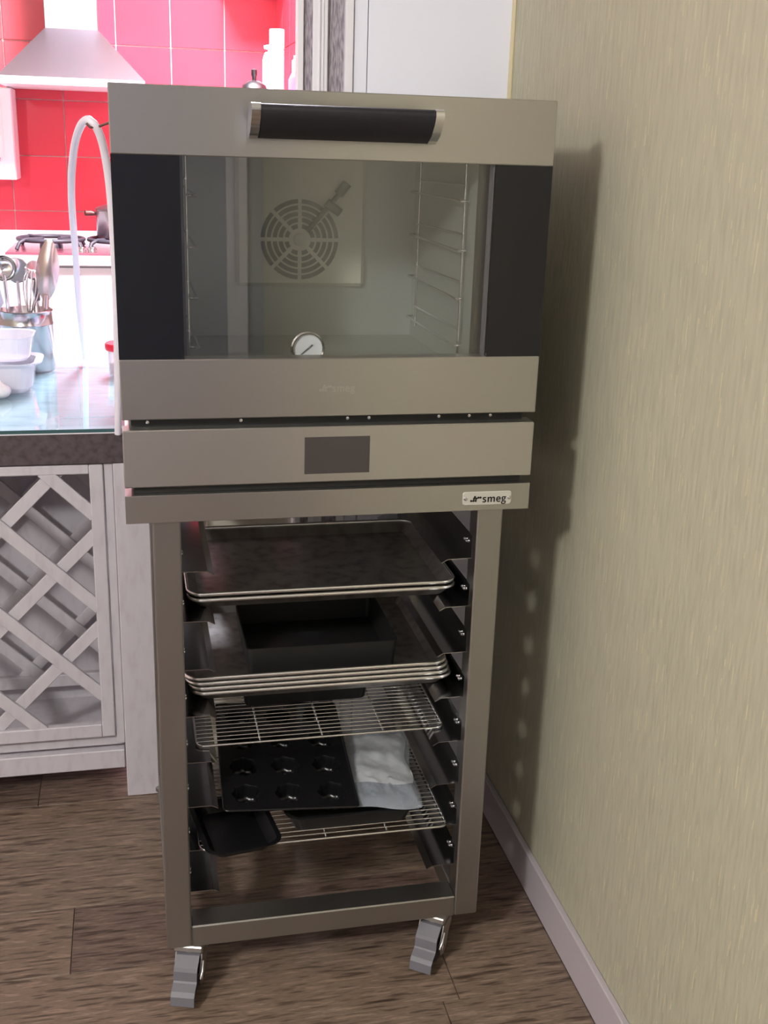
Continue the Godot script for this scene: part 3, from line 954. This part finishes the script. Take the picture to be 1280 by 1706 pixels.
# ---------------------------------------------------------------- counter with lattice door
func build_counter() -> void:
	var t := thing("counter", Vector3.ZERO, "white painted counter base with dark apron board beside the oven", "counter")
	put("apron", bx(-1.9, -0.151, 0.749, 0.812, -0.66, -0.635, 0.002), M.apron, t)
	put("top_board", bx(-1.9, -0.151, 0.795, 0.8105, -1.5, -0.66), M.counter_board, t)
	put("edge_strip", bx(-1.9, -0.151, 0.8105, 0.8125, -0.66, -0.634), M.white_trim, t)
	put("post", bx(-0.329, -0.255, 0.0, 0.749, -0.665, -0.636, 0.002), M.white_wood, t)
	put("panel", bx(-0.255, -0.151, 0.0, 0.749, -0.68, -0.664), M.white_wood, t)
	put("plinth", bx(-1.9, -0.331, 0.070, 0.114, -0.66, -0.638, 0.002), M.white_wood, t)
	put("rail", bx(-1.9, -0.331, 0.118, 0.143, -0.675, -0.655, 0.002), M.white_wood, t)
	put("shelf", bx(-1.9, -0.331, 0.074, 0.09, -1.4, -0.66), M.white_wood, t)
	put("jamb", bx(-0.347, -0.3295, 0.128, 0.749, -0.668, -0.642, 0.0015), M.white_wood, t)
	for x in [-1.9, -0.97]:
		put("leg", bx(x, x + 0.05, 0.0, 0.749, -0.72, -0.67), M.white_wood, t)
	for x in [-1.9, -0.97, -0.205]:
		put("leg", bx(x, x + 0.05, 0.0, 0.795, -1.48, -1.43), M.white_wood, t)
	var g := thing("glass_tabletop", Vector3.ZERO, "pale blue glass sheet lying on the counter", "glass top")
	put("sheet", bx(-1.9, -0.151, 0.8128, 0.8195, -1.322, -0.6375), M.table_glass, g)
	put("polished_edge", bx(-1.9, -0.151, 0.8128, 0.8195, -0.6373, -0.634, 0.0008), M.glass_edge, g)
	lattice("white wooden lattice door of the counter facing the dining side", -0.655, -0.637, 0.0, 0.0)
	lattice("white wooden lattice screen inside the counter behind the lattice door", -0.905, -0.887, -0.015, -0.043)
	put("back_panel", bx(-1.9, -0.331, 0.09, 0.745, -0.96, -0.945), M.white_wood, t)
	put("end_panel", bx(-0.331, -0.316, 0.09, 0.745, -0.96, -0.668), M.white_wood, t)

	# things on the counter
	var y := 0.8196
	var yb := 0.8106
	utensils(Vector3(-0.527, y, -1.25))
	var tub := thing("food_container", Vector3(-0.585, y, -1.02), "clear plastic food tub with rim on the glass counter", "container")
	var s := start()
	loft(s, [[0.075, 0.05, 0.03, 0.0], [0.085, 0.06, 0.034, 0.012], [0.092, 0.066, 0.036, 0.058], [0.108, 0.078, 0.042, 0.066], [0.108, 0.078, 0.042, 0.069], [0.091, 0.065, 0.035, 0.066], [0.083, 0.058, 0.033, 0.014], [0.074, 0.05, 0.03, 0.003]])
	put("tub", s, M.tub_plastic, tub)
	var lid := thing("container_lid", Vector3(-0.59, y + 0.07, -1.03), "clear domed lid stacked on the plastic food tub", "lid")
	s = start()
	loft(s, [[0.083, 0.06, 0.036, 0.0], [0.088, 0.063, 0.036, 0.006], [0.096, 0.07, 0.04, 0.05], [0.099, 0.073, 0.042, 0.052], [0.094, 0.068, 0.04, 0.05], [0.085, 0.06, 0.035, 0.006], [0.08, 0.056, 0.034, 0.002]])
	put("dome", s, M.tub_plastic, lid)
	for k in 3:
		var c := thing("garlic_bulb", Vector3([-0.561, -0.606, -0.652][k], y, [-0.925, -0.93, -0.90][k]), ["white lumpy garlic bulb at the corner of the plastic food tub", "white garlic bulb touching the plastic food tub", "white garlic bulb lying furthest from the steel utensil holder"][k], "garlic", "garlic bulbs on the counter", k * 1.3)
		s = start()
		var gr := []
		for i in 9:
			var row := []
			var a := PI * i / 8
			for j in 21:
				var b := TAU * j / 20
				var r := 0.021 * sin(a) * (1.0 + 0.10 * absf(sin(b * 3.0)))
				row.append(Vector3(cos(b) * r, 0.016 - cos(a) * 0.016 + (0.008 if i == 8 else 0.0), sin(b) * r))
			gr.append(row)
		sheet(s, gr)
		put("cloves", s, M.garlic, c)
	var jar := thing("lidded_jar", Vector3(-0.302, y, -1.18), "small clear jar with a red lid beside the oven on the counter", "jar")
	s = start()
	lathe(s, [Vector2(0, 0.001), Vector2(0.036, 0.001), Vector2(0.038, 0.004), Vector2(0.041, 0.052), Vector2(0.041, 0.058), Vector2(0.039, 0.058), Vector2(0.036, 0.005), Vector2(0, 0.004)], 28)
	put("body", s, M.jar_plastic, jar)
	s = start()
	lathe(s, [Vector2(0.0, 0.005), Vector2(0.035, 0.005), Vector2(0.036, 0.022), Vector2(0, 0.026)], 24)
	put("filling", s, M.sauce, jar)
	s = start()
	lathe(s, [Vector2(0, 0.0585), Vector2(0.043, 0.0585), Vector2(0.0445, 0.061), Vector2(0.0445, 0.072), Vector2(0.042, 0.075), Vector2(0, 0.0765)], 28)
	put("lid", s, M.lid_red, jar)
	var bx1 := thing("storage_box", Vector3(-0.225, y, -0.86), "pale lilac storage box on the counter behind the oven", "box")
	s = start()
	loft(s, [[0.058, 0.09, 0.012, 0.0], [0.064, 0.096, 0.014, 0.2], [0.061, 0.093, 0.012, 0.2], [0.056, 0.088, 0.01, 0.004]])
	put("body", s, M.lilac_plastic, bx1)
	s = start()
	loft(s, [[0.067, 0.099, 0.015, 0.198], [0.067, 0.099, 0.015, 0.214], [0.062, 0.094, 0.013, 0.218]], false, true)
	put("lid", s, M.plastic_white, bx1)
	# hose hanging over a wire hook on the oven's side
	var hk := thing("wire_hook", Vector3(-0.292, 1.378, -0.45), "thin brown wire hook on the oven side holding the hose", "hook")
	s = start()
	tube(s, [Vector3(0, 0.004, 0.0), Vector3(-0.012, 0.003, 0.0), Vector3(-0.03, -0.004, 0.002), Vector3(-0.044, -0.006, 0.004), Vector3(-0.05, 0.0, 0.004)], 0.0022, 6)
	put("wire", s, M.hook_wire, hk)
	var cv := Curve3D.new()
	var hp := [Vector3(-0.399, 0.829, -1.335), Vector3(-0.3985, 0.975, -1.15), Vector3(-0.392, 1.128, -0.95), Vector3(-0.385, 1.248, -0.75), Vector3(-0.371, 1.329, -0.6), Vector3(-0.354, 1.372, -0.5), Vector3(-0.337, 1.3835, -0.452), Vector3(-0.323, 1.365, -0.455), Vector3(-0.3145, 1.325, -0.48), Vector3(-0.309, 1.25, -0.51), Vector3(-0.3075, 1.10, -0.55), Vector3(-0.311, 0.95, -0.59), Vector3(-0.316, 0.812, -0.623)]
	for i in hp.size():
		var tg: Vector3 = (hp[mini(i + 1, hp.size() - 1)] - hp[maxi(i - 1, 0)]) / 6.0
		cv.add_point(hp[i], -tg, tg)
	cv.bake_interval = 0.012
	s = start()
	tube(s, Array(cv.get_baked_points()), 0.0068, 12)
	tag(put("hose", s, M.hose), "white translucent hose looped over the hook at the oven side", "hose")

func lattice(label: String, z0: float, z1: float, shift_a: float, shift_b: float) -> void:
	var t := thing("lattice_door", Vector3.ZERO, label, "lattice door")
	var x0 := -0.945
	var x1 := -0.375
	var y0 := 0.178
	var y1 := 0.728
	put("stile", bx(x1, -0.348, 0.148, 0.747, z0, z1, 0.002), M.white_wood, t)
	put("stile", bx(x0 - 0.027, x0, 0.148, 0.747, z0, z1, 0.002), M.white_wood, t)
	put("bottom_rail", bx(x0, x1, 0.148, y0, z0, z1, 0.002), M.white_wood, t)
	put("top_rail", bx(x0, x1, y1, 0.747, z0, z1, 0.002), M.white_wood, t)
	var zm := (z0 + z1) / 2
	for sl in [-1.0, 1.0]:
		for k in range(-8, 9):
			var c: float = (-0.125 + 0.199 * k + shift_a) if sl < 0 else (0.968 + 0.2 * k + shift_b)
			# y = sl * x + c inside the frame
			var pts := []
			for x in [x0, x1]:
				var yy: float = sl * x + c
				if yy >= y0 and yy <= y1: pts.append(Vector2(x, yy))
			for yy in [y0, y1]:
				var x: float = (yy - c) / sl
				if x > x0 and x < x1: pts.append(Vector2(x, yy))
			if pts.size() < 2: continue
			var a: Vector2 = pts[0]
			var b: Vector2 = pts[1]
			if a.distance_to(b) < 0.05: continue
			var ce := (a + b) / 2
			var hl := a.distance_to(b) / 2 + 0.011
			var s := start()
			X = Transform3D(Basis(Vector3(0, 0, 1), (b - a).angle()), Vector3(ce.x, ce.y, 0))
			if sl < 0: box(s, Vector3(-hl, -0.013, zm), Vector3(hl, 0.013, z1 - 0.001), 0.0012)
			else: box(s, Vector3(-hl, -0.013, z0 + 0.001), Vector3(hl, 0.013, zm), 0.0012)
			X = Transform3D.IDENTITY
			put("slat", s, M.white_wood, t)

func utensils(at: Vector3) -> void:
	var h := thing("utensil_holder", at, "shiny steel cylinder holding cooking utensils on the counter", "utensil holder")
	var s := start()
	lathe(s, [Vector2(0, 0.001), Vector2(0.060, 0.001), Vector2(0.062, 0.004), Vector2(0.062, 0.108), Vector2(0.0635, 0.11), Vector2(0.0635, 0.113), Vector2(0.062, 0.115), Vector2(0.062, 0.14), Vector2(0.0635, 0.142), Vector2(0.062, 0.144), Vector2(0.0605, 0.142), Vector2(0.0605, 0.004), Vector2(0, 0.003)], 40)
	put("cylinder", s, M.holder_steel, h)
	# whisk: a handle and looping wires
	var w := thing("whisk", at + Vector3(-0.005, 0.006, 0.0), "wire balloon whisk in the steel utensil holder", "whisk", "", 0.3)
	w.rotation.z = -0.12
	s = start()
	tube(s, [Vector3(0, 0, 0), Vector3(0, 0.13, 0)], 0.007, 10)
	put("handle", s, M.chrome, w)
	for k in 5:
		s = start()
		var pth := []
		var a := PI * k / 5
		for i in 25:
			var q := i / 24.0
			var r := 0.036 * sin(PI * q) if q <= 1 else 0.0
			var yy := 0.13 + 0.10 * sin(PI * q) + 0.0
			var side := cos(PI * q) * -1.0
			pth.append(Vector3(cos(a) * side * 0.037 * (0.12 + 0.88 * sin(PI * q)), yy, sin(a) * side * 0.037 * (0.12 + 0.88 * sin(PI * q))))
		tube(s, pth, 0.0013, 6)
		put("loop", s, M.wire, w)
	# long oval spoon of rosy steel, back to the room
	var sp := thing("serving_spoon", at + Vector3(0.028, 0.006, 0.012), "large rosy steel serving spoon leaning out of the utensil holder", "spoon", "", -0.2)
	sp.rotation.z = -0.13
	s = start()
	tube(s, [Vector3(0, 0, 0), Vector3(0, 0.175, 0)], [0.005, 0.008], 8)
	put("handle", s, M.rose_steel, sp)
	s = start()
	var g := []
	for i in 15:
		var v := i / 14.0
		var hwid := 0.027 * pow(sin(PI * clampf(v * 0.93 + 0.05, 0, 1)), 0.6)
		var row := []
		for j in 13:
			var u := j / 12.0 * 2 - 1
			row.append(Vector3(u * hwid, 0.165 + 0.14 * v, 0.012 * (1 - u * u) * sin(PI * v)))
		g.append(row)
	sheet(s, g)
	put("bowl", s, M.rose_steel, sp)
	# slotted ladle, spatula, tongs and a lilac scraper
	var ld := thing("ladle", at + Vector3(-0.03, 0.006, 0.015), "steel ladle with round bowl in the utensil holder", "ladle", "", 0.2)
	ld.rotation.z = 0.05
	s = start()
	tube(s, [Vector3(0, 0, 0), Vector3(0, 0.22, 0)], 0.0045, 8)
	put("handle", s, M.chrome, ld)
	s = start()
	X = Transform3D(Basis(Vector3(1, 0, 0), 1.25), Vector3(0, 0.235, 0.0))
	lathe(s, [Vector2(0.030, 0.0), Vector2(0.028, -0.012), Vector2(0.018, -0.022), Vector2(0, -0.026)], 24)
	X = Transform3D.IDENTITY
	put("bowl", s, M.chrome, ld)
	var tg := thing("tongs", at + Vector3(0.03, 0.006, -0.022), "dark grey handled tongs at the rim of the utensil holder", "tongs", "", 0.2)
	tg.rotation.z = -0.045
	s = start()
	for q in [-1.0, 1.0]:
		tube(s, [Vector3(0, 0.0, 0), Vector3(q * 0.006, 0.10, 0), Vector3(q * 0.009, 0.19, 0)], 0.004, 8)
	put("arm", s, M.chrome, tg)
	s = start()
	for q in [-1.0, 1.0]:
		tube(s, [Vector3(q * 0.009, 0.155, 0), Vector3(q * 0.012, 0.18, 0), Vector3(q * 0.009, 0.205, 0)], [0.006, 0.0085, 0.007], 10)
	put("grip", s, M.grey_plastic, tg)
	var sc := thing("scraper", at + Vector3(-0.05, 0.006, 0.0), "pale lilac plastic spatula in the utensil holder", "spatula", "", 0.1)
	sc.rotation.z = 0.18
	s = start()
	tube(s, [Vector3(0, 0, 0), Vector3(0, 0.13, 0)], 0.0045, 8)
	put("handle", s, M.lilac_plastic, sc)
	s = start()
	prism(s, PackedVector2Array([Vector2(-0.01, 0.125), Vector2(0.01, 0.125), Vector2(0.03, 0.15), Vector2(0.03, 0.20), Vector2(0.01, 0.225), Vector2(-0.026, 0.225), Vector2(-0.03, 0.15)]), -0.002, 0.002)
	put("blade", s, M.lilac_plastic, sc)
	for k in 2:
		var o := thing("steel_spoon" if k else "skimmer", at + Vector3(-0.012 + 0.024 * k, 0.006, -0.032), ["flat steel skimmer at the back of the utensil holder", "steel spoon with narrow bowl at the back of the utensil holder"][k], ["skimmer", "spoon"][k], "", 0.4 * k)
		o.rotation.z = [0.02, -0.06][k]
		s = start()
		tube(s, [Vector3(0, 0, 0), Vector3(0, 0.2, 0)], 0.004, 8)
		put("handle", s, M.chrome, o)
		s = start()
		X = Transform3D(Basis(Vector3(1, 0, 0), PI / 2), Vector3(0, 0.225, 0))
		lathe(s, [Vector2(0.0, 0.002), Vector2(0.022 + 0.006 * (1 - k), 0.002), Vector2(0.024 + 0.006 * (1 - k), 0.0), Vector2(0.0, -0.002)], 22)
		X = Transform3D.IDENTITY
		put("head", s, M.chrome, o)

# ---------------------------------------------------------------- kitchen beyond the counter
func build_kitchen() -> void:
	# base cabinets and worktop
	for k in 5:
		var x0 := -2.03 + 0.478 * k
		var c := thing("base_cabinet", Vector3(x0, 0, 0), ["white base cabinet furthest from the red corner wall", "white base cabinet second from the far side", "white base cabinet left of the hob", "white base cabinet under the hob and hood", "white base cabinet in the red tiled corner"][k], "cabinet", "white kitchen base cabinets")
		put("body", bx(0.001, 0.477, 0.0, 0.88, -3.595, -3.04), M.cabinet_white, c)
		var d := put("door", bx(0.004, 0.474, 0.1, 0.872, -3.04, -3.02, 0.002), M.cabinet_white, c)
		var s := start()
		X = Transform3D(Basis(Vector3(1, 0, 0), PI / 2), Vector3(0.12, 0.848, -3.02))
		lathe(s, [Vector2(0.004, 0), Vector2(0.004, 0.01), Vector2(0.009, 0.014), Vector2(0.008, 0.02), Vector2(0, 0.022)], 14)
		X = Transform3D.IDENTITY
		put("knob", s, M.grey_plastic, d)
	var wt := thing("worktop", Vector3.ZERO, "white kitchen worktop with upstand under the red tiles", "worktop")
	put("slab", bx(-2.05, 0.362, 0.8805, 0.915, -3.6, -3.0, 0.004), M.worktop, wt)
	put("upstand", bx(-2.05, 0.362, 0.915, 0.969, -3.6, -3.575, 0.003), M.worktop, wt)
	var hb := thing("gas_hob", Vector3.ZERO, "dark red glass gas hob with black pan supports", "hob")
	put("plate", bx(-0.745, -0.17, 0.9152, 0.925, -3.47, -3.06, 0.002), M.hob_plate, hb)
	for cx in [-0.585, -0.31]:
		var s := start()
		lathe(s, [Vector2(0, 0.945), Vector2(0.04, 0.945), Vector2(0.045, 0.938), Vector2(0.045, 0.925), Vector2(0, 0.925)], 24, Vector3(cx, 0, -3.27))
		put("burner", s, M.cast_iron, hb)
		s = start()
		for q in 4:
			var a := TAU * q / 4 + PI / 4
			var dv := Vector3(cos(a), 0, sin(a))
			var o := Vector3(cx, 0, -3.27)
			tube(s, [o + dv * 0.175 + Vector3.UP * 0.928, o + dv * 0.16 + Vector3.UP * 0.952, o + dv * 0.13 + Vector3.UP * 0.964, o + dv * 0.045 + Vector3.UP * 0.962], 0.0075, 8)
		var rg := []
		for q in 25: rg.append(Vector3(cx + cos(TAU * q / 25) * 0.128, 0.96, -3.27 + sin(TAU * q / 25) * 0.128))
		tube(s, rg, 0.0085, 8, true)
		put("pan_support", s, M.cast_iron, hb)
	for kx in [-0.46, -0.42]:
		var s := start()
		lathe(s, [Vector2(0.016, 0.925), Vector2(0.016, 0.94), Vector2(0.013, 0.945), Vector2(0, 0.945)], 18, Vector3(kx, 0, -3.09))
		put("knob", s, M.chrome, hb)
	var pot := thing("saucepan", Vector3(-0.315, 0.9695, -3.27), "steel saucepan with brown handle standing on the hob", "saucepan")
	var s := start()
	lathe(s, [Vector2(0, 0), Vector2(0.086, 0), Vector2(0.09, 0.005), Vector2(0.09, 0.105), Vector2(0.094, 0.108), Vector2(0.0935, 0.111), Vector2(0.088, 0.109), Vector2(0.086, 0.006), Vector2(0, 0.004)], 36)
	put("body", s, M.hood_steel, pot)
	s = start()
	lathe(s, [Vector2(0.092, 0.112), Vector2(0.08, 0.12), Vector2(0.04, 0.13), Vector2(0.01, 0.133), Vector2(0.01, 0.145), Vector2(0.016, 0.152), Vector2(0, 0.156)], 36)
	put("lid", s, M.hood_steel, pot)
	s = start()
	tube(s, [Vector3(-0.09, 0.09, 0.0), Vector3(-0.108, 0.094, 0.0), Vector3(-0.132, 0.094, 0.01)], [0.005, 0.011, 0.011], 10)
	put("handle", s, M.brown_knob, pot)
	# hood: chimney, tapering canopy and front band
	var hd := thing("range_hood", Vector3(-0.465, 0, 0), "steel chimney range hood on the red tiles", "range hood")
	put("chimney", bx(-0.1, 0.1, 1.748, 2.598, -3.598, -3.33, 0.002), M.hood_steel, hd)
	s = start()
	var lo := [Vector3(-0.268, 1.562, -3.1), Vector3(0.268, 1.562, -3.1), Vector3(0.268, 1.562, -3.598), Vector3(-0.268, 1.562, -3.598)]
	var hi := [Vector3(-0.1, 1.75, -3.33), Vector3(0.1, 1.75, -3.33), Vector3(0.1, 1.75, -3.598), Vector3(-0.1, 1.75, -3.598)]
	for i in 4:
		var j := (i + 1) % 4
		var n: Vector3 = [Vector3(0, 1, 1), Vector3(1, 1, 0), Vector3(0, 0, -1), Vector3(-1, 1, 0)][i]
		var g: Vector3 = (lo[j] - lo[i]).cross(hi[i] - lo[i]).normalized()
		poly(s, [lo[i], lo[j], hi[j], hi[i]], g if g.dot(n) > 0 else -g)
	put("canopy", s, M.hood_steel, hd)
	put("band", bx(-0.268, 0.268, 1.534, 1.562, -3.598, -3.098, 0.002), M.worktop, hd)
	# wall cabinet over the worktop corner
	var uc := thing("upper_cabinet", Vector3.ZERO, "white upper cabinet in the red tiled corner above the shelf", "cabinet")
	put("body", bx(0.13, 0.361, 1.93, 2.55, -3.598, -3.29, 0.002), M.cabinet_white, uc)
	put("door", bx(0.133, 0.358, 1.933, 2.547, -3.29, -3.272, 0.002), M.cabinet_white, uc)
	# white wall box beside the hood
	var wb := thing("wall_cabinet", Vector3.ZERO, "small white wall cabinet with panelled door beside the hood", "cabinet")
	put("body", bx(-1.1, -0.712, 1.18, 1.53, -3.598, -3.4, 0.003), M.cabinet_white, wb)
	var wd := put("door", bx(-1.098, -0.714, 1.182, 1.528, -3.4, -3.382, 0.002), M.cabinet_white, wb)
	s = start()
	for r in [[-1.06, -0.752, 1.222, 1.228], [-1.06, -0.752, 1.484, 1.49], [-1.06, -1.054, 1.228, 1.484], [-0.758, -0.752, 1.228, 1.484]]:
		box(s, Vector3(r[0], r[2], -3.382), Vector3(r[1], r[3], -3.379), 0.001)
	put("moulding", s, M.cabinet_white, wd)
	s = start()
	X = Transform3D(Basis(Vector3(1, 0, 0), PI / 2), Vector3(-0.775, 1.26, -3.38))
	lathe(s, [Vector2(0.005, 0), Vector2(0.005, 0.008), Vector2(0.01, 0.012), Vector2(0, 0.018)], 14)
	X = Transform3D.IDENTITY
	put("knob", s, M.chrome, wd)
	# shelf on the side wall with bottles and a kettle
	var sh := thing("wall_shelf", Vector3.ZERO, "white shelf on the red tiled side wall carrying bottles", "shelf")
	put("board", bx(0.10, 0.361, 1.43, 1.45, -3.5, -1.9, 0.002), M.cabinet_white, sh)
	for z in [-3.2, -2.2]:
		put("bracket", bx(0.30, 0.361, 1.36, 1.43, z - 0.01, z + 0.01, 0.002), M.cabinet_white, sh)
	var b := thing("tall_bottle", Vector3(0.293, 1.4505, -3.0), "tall white straight bottle on the kitchen shelf", "bottle")
	s = start()
	lathe(s, [Vector2(0, 0), Vector2(0.026, 0), Vector2(0.0275, 0.004), Vector2(0.0275, 0.235), Vector2(0.0265, 0.24)], 24)
	put("body", s, M.plastic_white, b)
	s = start()
	lathe(s, [Vector2(0.0285, 0.24), Vector2(0.0285, 0.305), Vector2(0.027, 0.309), Vector2(0, 0.311)], 24)
	put("cap", s, M.plastic_white, b)
	b = thing("spray_bottle", Vector3(0.246, 1.4505, -2.86), "short white bottle with slanted spout beside the tall bottle", "bottle")
	s = start()
	lathe(s, [Vector2(0, 0), Vector2(0.022, 0), Vector2(0.0235, 0.004), Vector2(0.0235, 0.19), Vector2(0.017, 0.212), Vector2(0.012, 0.218), Vector2(0, 0.218)], 24)
	put("body", s, M.plastic_white, b)
	s = start()
	tube(s, [Vector3(0.008, 0.216, 0), Vector3(0.002, 0.236, 0), Vector3(-0.018, 0.234, 0)], [0.011, 0.011, 0.006], 10)
	put("spout", s, M.plastic_white, b)
	b = thing("purple_bottle", Vector3(0.25, 1.4505, -2.2), "purple bottle with a white neck on the kitchen shelf", "bottle")
	s = start()
	lathe(s, [Vector2(0, 0), Vector2(0.02, 0), Vector2(0.022, 0.005), Vector2(0.022, 0.095), Vector2(0.012, 0.115), Vector2(0.009, 0.12)], 24)
	put("body", s, M.plastic_purple, b)
	s = start()
	lathe(s, [Vector2(0.011, 0.118), Vector2(0.011, 0.15), Vector2(0.006, 0.155), Vector2(0.006, 0.165), Vector2(0, 0.166)], 18)
	tube(s, [Vector3(0, 0.162, 0), Vector3(0.02, 0.172, 0.0)], 0.004, 8)
	put("pump", s, M.plastic_white, b)
	b = thing("kettle", Vector3(0.18, 1.4505, -2.75), "black domed kettle with upright lid knob on the kitchen shelf", "kettle")
	s = start()
	lathe(s, [Vector2(0, 0), Vector2(0.05, 0), Vector2(0.054, 0.01), Vector2(0.052, 0.06), Vector2(0.046, 0.08)], 28)
	put("body", s, M.chrome, b)
	s = start()
	lathe(s, [Vector2(0.048, 0.08), Vector2(0.042, 0.098), Vector2(0.02, 0.112), Vector2(0.008, 0.115), Vector2(0.008, 0.125), Vector2(0.011, 0.132), Vector2(0.011, 0.15), Vector2(0, 0.154)], 28)
	put("lid", s, M.ink, b)
